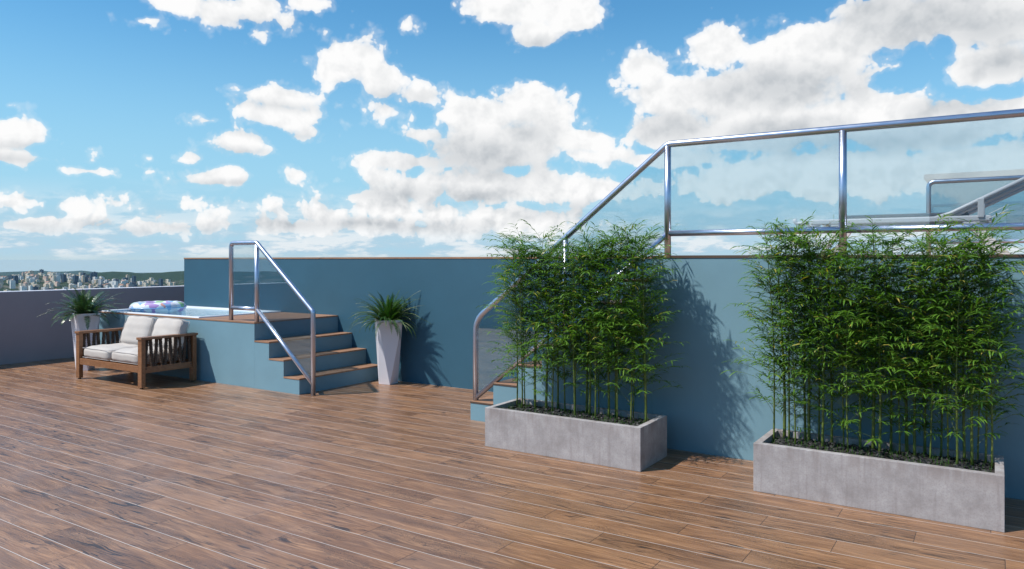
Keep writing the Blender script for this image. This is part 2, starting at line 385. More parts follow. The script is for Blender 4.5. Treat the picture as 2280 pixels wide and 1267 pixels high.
def arc_path(pts, r, n=7):
    rs = r if isinstance(r, (list, tuple)) else [r] * len(pts)
    "polyline with rounded corners of radius r"
    pts = [Vector(p) for p in pts]; out = [pts[0]]
    for i in range(1, len(pts) - 1):
        a = (pts[i - 1] - pts[i]); b = (pts[i + 1] - pts[i]); la, lb = a.length, b.length; a.normalize(); b.normalize()
        ang = a.angle(b); tl = min(rs[i - 1] / math.tan(ang / 2), la * .45, lb * .45)
        p0 = pts[i] + a * tl; p1 = pts[i] + b * tl
        for k in range(n + 1):
            t = k / n; out.append(p0 * (1 - t) ** 2 + pts[i] * 2 * t * (1 - t) + p1 * t * t)
    out.append(pts[-1]); return out

# ---------------------------------------------------------------- roof deck floor and walls
m = MB(); m.box(-13.12, 9, -2.8, 12.5, -.30, 0)
tag(m.build('floor', M['floor']), kind='structure')

def wall_thing(name, label, box, mat, cop, capz, over=.0, group=None):
    x0, x1, y0, y1, z0, z1 = box
    e = empty(name, ((x0 + x1) / 2, (y0 + y1) / 2, z0), label, 'wall', group)
    m = MB(); m.box(*box); m.build('wall_body', mat, e)
    m = MB(); m.box(x0 - over, x1 + over, y0 - over, y1 + over, z1, capz); m.build('coping', cop, e, bevel=.004)
    return e
wall_thing('parapet_wall', 'low grey parapet wall along the left edge of the roof, city behind it', (-13.32, -13.12, -3.0, 12.5, -.3, 1.138), M['parapet'], M['coping'], 1.15)
wall_thing('parapet_wall', 'low grey parapet wall behind the viewer, mirrored in the glass balustrades', (-13.115, -1.0, -3.0, -2.8, -.3, 1.138), M['parapet'], M['coping'], 1.15)

# small building behind the viewer (it is what the right-hand panes mirror)
e = empty('rooftop_building', (2.5, -4.5, 0), 'pale rooftop building mirrored in the right-hand glass pane', 'building')
m = MB(); m.box(-.99, 7, -7, -2.8, -.3, 3.1); m.build('wall', M['houseblue'], e)
m = MB(); m.box(-1.07, 7.1, -7.1, -2.7, 3.1, 3.19); m.build('roof_slab', M['houseblue'], e, bevel=.01)
for x0 in (.1, 2.4, 4.6):
    m = MB()
    for bx in ((x0, x0 + 1.3, -2.797, -2.76, 2.42, 2.48), (x0, x0 + 1.3, -2.797, -2.76, .9, .96), (x0, x0 + .06, -2.797, -2.76, .96, 2.42), (x0 + 1.24, x0 + 1.3, -2.797, -2.76, .96, 2.42)): m.box(*bx)
    f = m.build('window', M['coping'], e)
    m = MB(); m.box(x0 + .06, x0 + 1.24, -2.797, -2.785, .96, 2.42); g_ = m.build('pane', pbr('dark window pane', (.03, .05, .06), .05), f)

# ---------------------------------------------------------------- raised terrace with its stair
YR, YL, ZT = 6.2, 7.66, 1.69
st_x = [-4.54 + .285 * k for k in range(8)]; st_z = [.193, .405, .615, .83, 1.045, 1.26, 1.475, 1.69]
e = empty('raised_terrace', (0, 8, 0), 'raised blue terrace with wood deck top and eight steps behind the left planter', 'terrace')
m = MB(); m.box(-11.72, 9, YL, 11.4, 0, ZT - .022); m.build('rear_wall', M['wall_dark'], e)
m = MB(); m.box(st_x[7], 9, YR, YL - .001, 0, ZT - .022); m.build('front_wall', M['wall_light'], e)
m = MB(); m.prism([(-11.725, YL - .006), (st_x[7] - .006, YL - .006), (st_x[7] - .006, YR - .006), (9, YR - .006), (9, 11.4), (-11.725, 11.4)], 'z', ZT - .022, ZT)
fix_normals(m.build('deck_top', M['deck'], e))
for k in range(7):
    x1 = st_x[7] - .001
    m = MB(); z0 = 0 if k == 0 else st_z[k - 1] + .0005
    m.box(st_x[k], x1, YR, YL - .001, z0, st_z[k] - .018); s_ = m.build('step', M['wall_light'], e)
    m = MB(); m.box(st_x[k] - .005, (st_x[k + 1] - .0005), YR - .005, YL - .001, st_z[k] - .018, st_z[k]); m.build('tread', M['deck'], s_, bevel=.002)
    # body of the next steps stands on this one
    if k < 6:
        m = MB(); m.box(st_x[k + 1], x1, YR, YL - .001, st_z[k] - .018 + .0002, st_z[k] + .0002); m.build('riser_core', M['wall_light'], s_)

# ---------------------------------------------------------------- hot tub platform with its steps
tz = [.197, .404, .613, .85]; tx = [-7.143, -7.43, -7.707, -7.99]
e = empty('hot_tub_platform', (-9.8, 6.9, 0), 'light blue platform around the hot tub with four wood-topped steps', 'platform')
BX0, BX1, BY0, BY1 = -11.70, -9.20, 6.235, 7.60
m = MB()                                    # body as four walls round the basin pit
m.box(-11.72, -9.12, 6.21, 6.235, 0, .829); m.box(-11.72, -9.12, 7.60, YL - .001, 0, .829); m.box(-11.72, -11.70, 6.2351, 7.5999, 0, .829); m.box(-9.119, tx[3], 6.21, YL - .001, 0, .829)
m.build('platform_wall', M['wall_light'], e)
m = MB(); m.box(BX1, tx[3] + .005, 6.205, YL - .001, .8295, .85); m.box(-11.725, BX1 - .0005, 6.205, 6.2300, .8295, .85)
m.build('deck_top', M['deck'], e, bevel=.002)
for k in range(3):
    z0 = 0 if k == 0 else tz[k - 1] + .0005
    m = MB(); m.box(tx[3] + .001, tx[k], 6.21, YL - .001, z0, tz[k] - .018); s_ = m.build('step', M['wall_light'], e)
    m = MB(); m.box(tx[k + 1] + .001, tx[k] + .005, 6.205, YL - .001, tz[k] - .018, tz[k]); m.build('tread', M['deck'], s_, bevel=.002)
    if k < 2:
        m = MB(); m.box(tx[3] + .001, tx[k + 1], 6.21, YL - .001, tz[k] - .0178, tz[k] + .0002); m.build('riser_core', M['wall_light'], s_)

# tub: rounded basin lofted down from its rim
e = empty('hot_tub', (-10.4, 6.9, 0), 'white sunken hot tub full of clear water behind the loveseat', 'hot tub')
def rrect(x0, x1, y0, y1, r, z, n=8):
    o = []
    for (cx, cy, a0) in ((x1 - r, y1 - r, 0), (x0 + r, y1 - r, 90), (x0 + r, y0 + r, 180), (x1 - r, y0 + r, 270)):
        for k in range(n + 1): a = R(a0 + 90 * k / n); o.append((cx + r * math.cos(a), cy + r * math.sin(a), z))
    return o
rings = [rrect(BX0 + .002, BX1 - .002, BY0 - .003, BY1 + .055, .01, .84), rrect(BX0 + .002, BX1 - .002, BY0 - .003, BY1 + .055, .01, .862),
         rrect(BX0 + .012, BX1 - .012, BY0 + .007, BY1 + .045, .02, .868), rrect(BX0 + .05, BX1 - .07, BY0 + .04, BY1 - .03, .12, .866),
         rrect(BX0 + .06, BX1 - .08, BY0 + .05, BY1 - .04, .12, .855), rrect(BX0 + .10, BX1 - .12, BY0 + .09, BY1 - .08, .16, .45), rrect(BX0 + .35, BX1 - .35, BY0 + .3, BY1 - .3, .2, .12)]
m = MB(); k = len(rings[0])
for r_ in rings: m.v += r_
for i in range(len(rings) - 1):
    for j in range(k): a = i * k + j; b = i * k + (j + 1) % k; m.face([a, b, b + k, a + k])
m.face([(len(rings) - 1) * k + j for j in range(k)])
m.build('basin', M['white_tub'], e, smooth=True)
def water_nodes():
    m_, t = new_mat('tub water')
    p = geo_co(t); h = t.math('ADD', t.noise(p, 9, 3, .5, .6), t.math('MULTIPLY', t.noise(p, 24, 2), .25))
    nb = t.bump(h, .55, .03)
    tr = t.add('ShaderNodeBsdfTransparent'); t.put(tr.inputs[0], (.62, .84, .93, 1))
    gl = t.add('ShaderNodeBsdfGlossy'); gl.inputs['Roughness'].default_value = .02; t.put(gl.inputs['Normal'], nb)
    fr = t.add('ShaderNodeFresnel'); fr.inputs[0].default_value = 1.33; t.put(fr.inputs['Normal'], nb)
    mx = t.add('ShaderNodeMixShader'); t.put(mx.inputs[0], fr.outputs[0]); t.l.new(tr.outputs[0], mx.inputs[1]); t.l.new(gl.outputs[0], mx.inputs[2])
    t.l.new(mx.outputs[0], t.add('ShaderNodeOutputMaterial').inputs[0]); return m_
m = MB(); m.v = rrect(BX0 + .062, BX1 - .082, BY0 + .052, BY1 - .042, .12, .838); m.face(list(range(len(m.v)))); m.build('water', water_nodes(), e)

# swim ring floating in the tub
def ring_nodes(t, b):
    v = obj_co(t)
    vo = t.add('ShaderNodeTexVoronoi'); t.put(vo.inputs['Vector'], t.vm('ADD', v, t.scale(t.noise(v, 9, 2, color=True), .12))); vo.inputs['Scale'].default_value = 9.5
    c = t.xyz(vo.outputs['Color'])
    col = t.ramp(c[0], [(0, (.85, .88, .92)), (.30, (.20, .40, .70)), (.40, (.42, .20, .55)), (.52, (.72, .66, .74)), (.62, (.80, .30, .22)), (.72, (.32, .62, .20)), (.82, (.82, .46, .16)), (.92, (.50, .30, .60))])
    for n in t.n:
        if n.type == 'VALTORGB': n.color_ramp.interpolation = 'CONSTANT'
    t.put(b.inputs['Base Color'], t.mix(.22, col, (.6, .6, .66)))
    b.inputs['Transmission Weight'].default_value = .0
RX0 = -11.45
e = empty('swim_ring', (RX0, 7.02, .838), 'colourful patterned inflatable swim ring floating in the hot tub', 'swim ring')
m = MB(); NMJ, NMI = 48, 16
for i in range(NMJ):
    a = 2 * math.pi * i / NMJ; pin = 1 + .035 * math.cos(a * 12)
    for j in range(NMI):
        q = 2 * math.pi * j / NMI; rr = (.315 + .105 * pin * math.cos(q))
        m.v.append((RX0 + rr * math.cos(a), 7.02 + rr * math.sin(a), .885 + .085 * pin * math.sin(q)))
for i in range(NMJ):
    for j in range(NMI):
        a = i * NMI + j; b = i * NMI + (j + 1) % NMI; c = ((i + 1) % NMJ) * NMI + (j + 1) % NMI; d_ = ((i + 1) % NMJ) * NMI + j; m.face([a, d_, c, b])
o_ = m.build('ring_body', pbr('printed vinyl', rough=.12, build=ring_nodes, coat=.15), e, smooth=True)
seam = MB(); seam.tube([(RX0 + .422 * math.cos(t), 7.02 + .422 * math.sin(t), .882) for t in np.linspace(0, 2 * math.pi, 60)], .006, 6); seam.build('seam', pbr('blue vinyl seam', (.25, .5, .8), .2), e, smooth=True)
for t in (R(200), R(20)):
    hnd = MB(); cx, cy = RX0 + .425 * math.cos(t), 7.02 + .425 * math.sin(t)
    hnd.box(cx - .03, cx + .03, cy - .02, cy + .02, .875, .882); hnd.build('grab_tab', pbr('tab vinyl', (.3, .6, .85), .2), e, bevel=.003)

# ---------------------------------------------------------------- balustrades
RD = .029; YB = 6.27
def rail(parent, name, pts, r=RD, corner=.07):
    m = MB(); m.tube(arc_path(pts, corner) if corner else pts, r, 18); return m.build(name, M['steel'], parent, smooth=True)
def pane(parent, pts, y=YB, th=.010):
    m = MB(); m.prism(pts, 'y', y - th / 2, y + th / 2); return fix_normals(m.build('glass_panel', M['glass'], parent))
def flange(parent, x, y, z):
    m = MB(); m.tube([(x, y, z), (x, y, z + .006)], .040, 24); return m
e = empty('stair_balustrade', (-7.7, YB, 0), 'short steel and glass balustrade beside the hot tub steps', 'balustrade')
rail(e, 'handrail', [(-8.545, YB, .85), (-8.545, YB, 1.875), (-8.02, YB, 1.875), (-6.965, YB, 1.02), (-6.965, YB, 0)], corner=.055)
rail(e, 'post', [(-8.02, YB, .85), (-8.02, YB, 1.85)], corner=0)
rail(e, 'bottom_rail', [(-8.545, YB, 1.015), (-8.02, YB, 1.015)], r=.026, corner=0)
rail(e, 'bottom_rail', [(-8.02, YB, 1.015), (-6.965, YB, .135)], r=.026, corner=0)
pane(e, [(-8.525, 1.03), (-8.04, 1.03), (-8.04, 1.857), (-8.525, 1.857)])
pane(e, [(-8.0, 1.02), (-6.985, .17), (-6.985, 1.02), (-8.0, 1.845)])
e = empty('terrace_balustrade', (-1.5, YB, .2), 'long steel and glass balustrade climbing the right steps and crossing the terrace edge', 'balustrade')
rail(e, 'handrail', [(-4.525, YB, .195), (-4.525, YB, 1.03), (-2.43, YB, 2.675), (4.8, YB, 2.675)], corner=[.26, .10])
for x, z0, z1 in ((-3.46, .832, 1.84), (-2.43, ZT, 2.66), (-.995, ZT, 2.66), (.45, ZT, 2.66), (1.9, ZT, 2.66), (3.35, ZT, 2.66)):
    rail(e, 'post', [(x, YB, z0), (x, YB, z1)], corner=0)
rail(e, 'bottom_rail', [(-4.52, YB, .222), (-3.46, YB, 1.06), (-2.43, YB, 1.885)], r=.026, corner=.02)
for x0, x1 in ((-2.43, -.995), (-.995, .45), (.45, 1.9), (1.9, 3.35)):
    rail(e, 'bottom_rail', [(x0, YB, 1.885), (x1, YB, 1.885)], r=.026, corner=0)
    pane(e, [(x0 + .025, 1.90), (x1 - .025, 1.90), (x1 - .025, 2.655), (x0 + .025, 2.655)])
pane(e, [(-4.50, .26), (-3.485, 1.055), (-3.485, 1.83), (-4.45, 1.07), (-4.50, 1.0)])
pane(e, [(-3.435, 1.10), (-2.455, 1.885), (-2.455, 2.635), (-3.435, 1.865)])
e = empty('rear_balustrade', (1.5, 11.18, ZT), 'far steel and glass balustrade at the back of the terrace behind the sun lounger', 'balustrade')
rail(e, 'handrail', [(-.73, 11.18, ZT), (-.73, 11.18, 2.675), (4.8, 11.18, 2.675)], corner=.08)
for x in (.72, 2.15, 3.6): rail(e, 'post', [(x, 11.18, ZT), (x, 11.18, 2.66)], corner=0)
rail(e, 'bottom_rail', [(-.73, 11.18, 1.885), (4.8, 11.18, 1.885)], r=.026, corner=0)
for x0, x1 in ((-.73, .72), (.72, 2.15), (2.15, 3.6)): pane(e, [(x0 + .025, 1.90), (x1 - .025, 1.90), (x1 - .025, 2.655), (x0 + .025, 2.655)], 11.18)

# ---------------------------------------------------------------- sun lounger on the terrace
e = empty('sun_lounger', (-.6, 7.3, ZT), 'grey metal sun lounger with raised back on the upper terrace behind glass', 'sun lounger')
for y in (7.02, 7.56):
    m = MB(); m.box(-1.38, -.02, y - .018, y + .018, 1.96, 2.008); m.build('side_rail', M['alu'], e, bevel=.012, segs=3)
    m = MB(); m.tube(arc_path([(-1.40, y, 1.985), (-1.50, y, 1.975), (-1.52, y, 2.02)], .03), .018, 10); m.build('foot_hook', M['alu'], e, smooth=True)
    m = MB(); m.tube(arc_path([(-.42, y, 1.99), (-.30, y, 2.03), (.62, y, 2.50)], .05), .018, 10); m.build('back_rail', M['alu'], e, smooth=True)
    m = MB(); m.tube([(-.40, y + .03, 1.95), (.36, y + .03, 2.33)], .016, 10); m.build('back_stay', M['alu'], e, smooth=True)
    m = MB(); m.box(-.115, -.07, y - .030, y - .019, 1.99, 2.14); m.build('bracket', M['alu'], e, bevel=.004)
    m = MB(); m.prism([(-1.14, 1.955), (-1.09, 1.955), (-1.27, ZT), (-1.32, ZT)], 'y', y - .015, y + .015); fix_normals(m.build('leg', M['alu'], e, bevel=.004))
    m = MB(); m.prism([(-.22, 1.955), (-.13, 1.955), (.12, ZT), (.02, ZT)], 'y', y - .02, y + .02); fix_normals(m.build('leg', M['alu'], e, bevel=.004))
m = MB(); m.box(-1.14, -.18, 7.045, 7.535, 2.005, 2.04); m.build('sling_seat', M['sling'], e, bevel=.01)
for x in (-1.32, -.06):
    m = MB(); m.tube([(x, 7.02, 1.985), (x, 7.56, 1.985)], .014, 8); m.build('cross_bar', M['alu'], e, smooth=True)
for z in (2.0, 2.035):
    m = MB(); m.tube([(-.04, 7.0, z - .02), (.09, 7.0, z + .05)], .0025, 6); m.build('pull_cord', pbr('white cord', (.8, .8, .8), .5), e)
m = MB(); m.box(.42, .66, 7.08, 7.50, 2.50, 2.60); m.build('head_cushion', M['cloth'], e, bevel=.03, segs=4)

# ---------------------------------------------------------------- loveseat
def cushion(name, parent, cx, cy, cz, sx, sy, sz, puff=.25, tilt=0, yaw=0, seed=0):
    N = 14; m = MB(); rot = Matrix.Rotation(yaw, 3, 'Z') @ Matrix.Rotation(tilt, 3, 'X'); idx = {}
    rs = np.random.RandomState(seed); ph = rs.rand(6) * 6
    def vert(u, v, w_):
        key = (round(u, 4), round(v, 4), round(w_, 4))
        if key in idx: return idx[key]
        n_ = 7.0; L = (abs(u) ** n_ + abs(v) ** n_ + abs(w_) ** n_) ** (1 / n_); mx_ = max(abs(u), abs(v), abs(w_)); s_ = mx_ / L
        u2, v2, w2 = u * s_, v * s_, w_ * s_
        bul = (1 - u2 * u2) * (1 - v2 * v2)
        z = w2 * sz / 2 * (1 - .25 + .25 * min(1, bul * 4) + puff * bul)
        pin = 1 - .035 * (1 - abs(v2)) * 0
        x = u2 * sx / 2 * (1 - .03 * (1 - v2 * v2) * abs(w2) ** 3) ; y = v2 * sy / 2 * (1 - .03 * (1 - u2 * u2) * abs(w2) ** 3)
        z += .004 * math.sin(7 * u2 + ph[0] + 3 * v2) + .003 * math.sin(11 * v2 + ph[1])
        p = rot @ Vector((x, y, z)); idx[key] = len(m.v); m.v.append((cx + p.x, cy + p.y, cz + p.z)); return idx[key]
    G = [-1 + 2 * i / N for i in range(N + 1)]
    for sgn in (-1, 1):
        for i in range(N):
            for j in range(N):
                a, b, c, d_ = G[i], G[i + 1], G[j], G[j + 1]
                for q in ([(a, c, sgn), (b, c, sgn), (b, d_, sgn), (a, d_, sgn)], [(a, sgn, c), (a, sgn, d_), (b, sgn, d_), (b, sgn, c)], [(sgn, a, c), (sgn, b, c), (sgn, b, d_), (sgn, a, d_)]):
                    f = [vert(*p) for p in q]; m.face(f if sgn > 0 else f[::-1])
    o = fix_normals(m.build(name, M['cloth'], parent, smooth=True))
    for sg in (-1, 1):                       # piping round both edges
        pts = []
        hw, hh = sx / 2 - .012, sy / 2 - .012; rc = .03
        for (qx, qy, a0) in ((hw - rc, hh - rc, 0), (-hw + rc, hh - rc, 90), (-hw + rc, -hh + rc, 180), (hw - rc, -hh + rc, 270)):
            for k in range(5): a = R(a0 + 22.5 * k); pts.append((qx + rc * math.cos(a), qy + rc * math.sin(a)))
        pts.append(pts[0]); path = []
        for (x, y) in pts:
            p = rot @ Vector((x, y, sg * sz * .385)); path.append((cx + p.x, cy + p.y, cz + p.z))
        t_ = MB(); t_.tube(path, .0038, 6, cap=False); t_.build('piping', M['piping'], o, smooth=True)
    return o
SX0, SX1, SY0, SY1 = -10.73, -9.10, 5.36, 6.14
e = empty('loveseat', ((SX0 + SX1) / 2, 5.75, 0), 'wooden two-seat garden loveseat with off-white cushions and brown rope sides', 'loveseat')
for (x0, x1) in ((SX0, SX0 + .105), (SX1 - .105, SX1)):
    for (y0, y1) in ((SY0, SY0 + .055), (SY1 - .055, SY1)):
        m = MB(); m.box(x0 + .01, x1 - .01, y0, y1, .015, .628); l_ = m.build('leg', M['teak'], e, bevel=.003)
        m = MB(); m.tube([((x0 + x1) / 2, (y0 + y1) / 2, 0), ((x0 + x1) / 2, (y0 + y1) / 2, .0155)], .02, 12); m.build('foot_cap', M['rubber'], l_)
    m = MB(); m.box(x0 - .005, x1 + .005, SY0 - .012, SY1 + .012, .6285, .660); m.build('armrest', M['teak'], e, bevel=.004)
    m = MB(); m.box(x0 + .03, x1 - .03, SY0 + .0555, SY1 - .0555, .195, .275); m.build('side_rail', M['teak'], e, bevel=.003)
    rnd = random.Random(int(x0 * 10))
    for k in range(5):
        yc = SY0 + .12 + k * .135
        for sg in (-1, 1):
            n_ = 26; pts = []; rad = []
            for i in range(n_ + 1):
                t = i / n_; zz = .630 - t * .395
                pts.append(((x0 + x1) / 2 + rnd.uniform(-.002, .002), yc + sg * (.024 + .026 * t) + rnd.uniform(-.002, .002), zz)); rad.append(.0215 + .002 * (1 if i % 2 else -1) + rnd.uniform(-.002, .002))
            m = MB(); m.tube(pts, .01, 9, rad=rad)
            for q in range(900):               # fringe
                i = rnd.randrange(n_); p = Vector(pts[i]); a = rnd.uniform(0, 6.28); dv = Vector((math.cos(a), math.sin(a), rnd.uniform(-.7, .3))); b0 = p + dv * .015; tip = p + dv * rnd.uniform(.026, .036)
                sdv = Vector((-math.sin(a), math.cos(a), 0)) * .0022; n2 = len(m.v); m.v += [tuple(b0 - sdv), tuple(b0 + sdv), tuple(tip)]; m.face([n2, n2 + 1, n2 + 2])
            m.build('rope_slat', M['rope'], e)
for (y0, y1) in ((SY0 + .006, SY0 + .045), (SY1 - .045, SY1 - .006)):
    m = MB(); m.box(SX0 + .0955, SX1 - .0955, y0, y1, .205, .288); m.build('seat_rail', M['teak'], e, bevel=.003)
m = MB(); m.box(SX0 + .0955, SX1 - .0955, SY1 - .04, SY1 - .01, .58, .627); m.build('back_rail', M['teak'], e, bevel=.003)
for k in range(9):
    x = SX0 + .17 + k * .157
    m = MB(); m.box(x, x + .05, SY0 + .0455, SY1 - .0455, .255, .275); m.build('seat_slat', M['teak'], e, bevel=.002)
for k in range(8):
    x = SX0 + .2 + k * .165
    m = MB(); m.box(x, x + .035, SY1 - .035, SY1 - .015, .2885, .5795); m.build('back_slat', M['teak'], e, bevel=.002)
cushion('seat_cushion', e, -10.265, 5.70, .372, .70, .66, .165, .22, seed=1); cushion('seat_cushion', e, -9.56, 5.70, .372, .70, .66, .165, .22, seed=2)
cushion('back_cushion', e, -10.17, 5.955, .645, .655, .42, .15, .42, tilt=R(72), yaw=R(1), seed=3); cushion('back_cushion', e, -9.465, 5.960, .645, .655, .42, .15, .42, tilt=R(72), yaw=R(-1.5), seed=4)

# ---------------------------------------------------------------- faceted pots and ferns
def pot(cx, cy, yaw_b, label):
    e = empty('tall_pot', (cx, cy, 0), label, 'pot', 'tall white faceted pots')
    H, sb, stp = .855, .18, .325; m = MB()
    bot = [(cx + sb / math.sqrt(2) * math.cos(yaw_b + R(90 * k)), cy + sb / math.sqrt(2) * math.sin(yaw_b + R(90 * k)), 0) for k in range(4)]
    top = [(cx + stp / math.sqrt(2) * math.cos(yaw_b + R(45 + 90 * k)), cy + stp / math.sqrt(2) * math.sin(yaw_b + R(45 + 90 * k)), H) for k in range(4)]
    inn = [(cx + (p[0] - cx) * .90, cy + (p[1] - cy) * .90, H) for p in top]; inl = [(cx + (p[0] - cx) * .86, cy + (p[1] - cy) * .86, H - .06) for p in top]
    m.v = bot + top + inn + inl
    for k in range(4):
        j = (k + 1) % 4
        m.face([k, j, 4 + k]); m.face([4 + k, j, 4 + j]); m.face([4 + k, 4 + j, 8 + j, 8 + k]); m.face([8 + k, 8 + j, 12 + j, 12 + k])
    m.face([3, 2, 1, 0]); m.face([12, 13, 14, 15])
    fix_normals(m.build('pot_body', M['white_pot'], e, bevel=.003))
    m = MB(); s_ = [(cx + (p[0] - cx) * .855, cy + (p[1] - cy) * .855) for p in top]; m.prism(s_, 'z', H - .058, H - .035); fix_normals(m.build('soil', M['soil'], e)); return e
def fern(cx, cy, z0, seed, label, mat, n, L0, L1, pw, pl, pairs, elmin, elmax, arch):
    rnd = random.Random(seed); m = MB()
    for i in range(n):
        az_ = 2 * math.pi * (i * .618034 + rnd.uniform(-.04, .04)); t_ = rnd.random(); elv = R(elmin + (elmax - elmin) * t_)
        L = rnd.uniform(L0, L1) * (1.0 if t_ < .8 else .85); N = pairs
        p = Vector((cx + .04 * math.cos(az_), cy + .04 * math.sin(az_), z0)); a = elv; h = Vector((math.cos(az_), math.sin(az_), 0)); side = Vector((-math.sin(az_), math.cos(az_), 0))
        drop = R(arch) * rnd.uniform(.6, 1.25) * (1.15 - .5 * t_); path = [p.copy()]; dirs = []
        side_bend = rnd.uniform(-.25, .25)
        for k in range(N):
            a -= drop / N * (1.6 * k / N + .3); hh = (h + side * side_bend * k / N).normalized()
            d_ = hh * math.cos(a) + Vector((0, 0, 1)) * math.sin(a); dirs.append(d_); p = p + d_ * (L / N); path.append(p.copy())
        m.cur = 1; m.tube(path[::2], .002, 4, cap=False, rad=[.0028 * (1 - .7 * k / len(path[::2])) for k in range(len(path[::2]))])
        m.cur = 0; tw = rnd.uniform(-.5, .5)
        for k in range(2, N):
            t = k / N; ln = pl * (math.sin(math.pi * min(1, (t * .93 + .10))) ** .55) * (1 - .35 * t) * rnd.uniform(.85, 1.1)
            d_ = dirs[k]; sd0 = (side + hh * 0).normalized(); up = d_.cross(sd0).normalized()
            if up.z < 0 and a > -1: up = -up
            for sg in (-1, 1):
                ld = (sd0 * sg * math.cos(tw * .3) + d_ * .30 + up * (.18 + rnd.uniform(-.15, .15))).normalized()
                q = path[k]; w_ = pw * rnd.uniform(.8, 1.1); wd = d_ * (w_ / 2)
                c1 = q + ld * ln * .45 - up * .002; c2 = q + ld * ln - up * ln * .22; n_ = len(m.v)
                m.v += [tuple(q - wd * .7), tuple(q + wd * .7), tuple(c1 + wd), tuple(c1 - wd), tuple(c2 + d_ * w_ * .18), tuple(c2 - d_ * w_ * .1)]
                m.face([n_, n_ + 1, n_ + 2, n_ + 3]); m.face([n_ + 3, n_ + 2, n_ + 4, n_ + 5])
    m.v = m.v; o = m.build('fern', [mat, M['culm']]); return tag(o, label, 'fern', None)
def rt(px, py, dr, dt):
    "floor point under a photo pixel, moved right by dr and away by dt metres"
    t = EYE * F / (py - HY); r = (px - CX) / F * t + dr; t += dt
    return (-math.sin(YAW) * t + math.cos(YAW) * r, math.cos(YAW) * t + math.sin(YAW) * r)
# right pot: its near bottom corner stands at (868, 857.5)
cx, cy = rt(868, 857.5, -.039, .121)
pot(cx, cy, YAW + R(-90 - 27 + 45), 'tall white faceted pot beside the hot tub steps against the dark blue wall')
fern(cx, cy, .81, 5, 'bushy upright bright green fern in the pot next to the hot tub steps', M['fern_green'], 150, .38, .60, .0085, .036, 42, 10, 89, 74)
cx, cy = rt(186, 826, -.03, .10)
pot(cx, cy, YAW + R(-45), 'tall white faceted pot behind the left arm of the loveseat')
fern(cx, cy, .81, 9, 'wide spreading dark glossy fern in the pot behind the loveseat', M['fern_dark'], 80, .42, .66, .0165, .060, 27, 8, 88, 76)

# ---------------------------------------------------------------- concrete planters with bamboo
def leaf(m, p, d, L, w_, droop, rnd):
    side = d.cross(Vector((0, 0, 1)))
    if side.length < .05: side = Vector((1, 0, 0))
    side.normalize(); nrm = side.cross(d).normalized(); side = (side + nrm * rnd.uniform(-.5, .5)).normalized()
    n0 = len(m.v); prof = (.25, 1.0, .72, .0); tt = (0, .33, .70, 1.0); q = p.copy(); dd = d.copy(); last = 0
    for i in range(4):
        if i: q = q + dd * (L * (tt[i] - tt[i - 1])); dd = (dd - Vector((0, 0, 1)) * droop * .45).normalized()
        if i == 3: m.v.append(tuple(q))
        else: m.v += [tuple(q - side * w_ / 2 * prof[i]), tuple(q + side * w_ / 2 * prof[i])]
    m.face([n0, n0 + 1, n0 + 3, n0 + 2]); m.face([n0 + 2, n0 + 3, n0 + 5, n0 + 4]); m.face([n0 + 4, n0 + 5, n0 + 6])
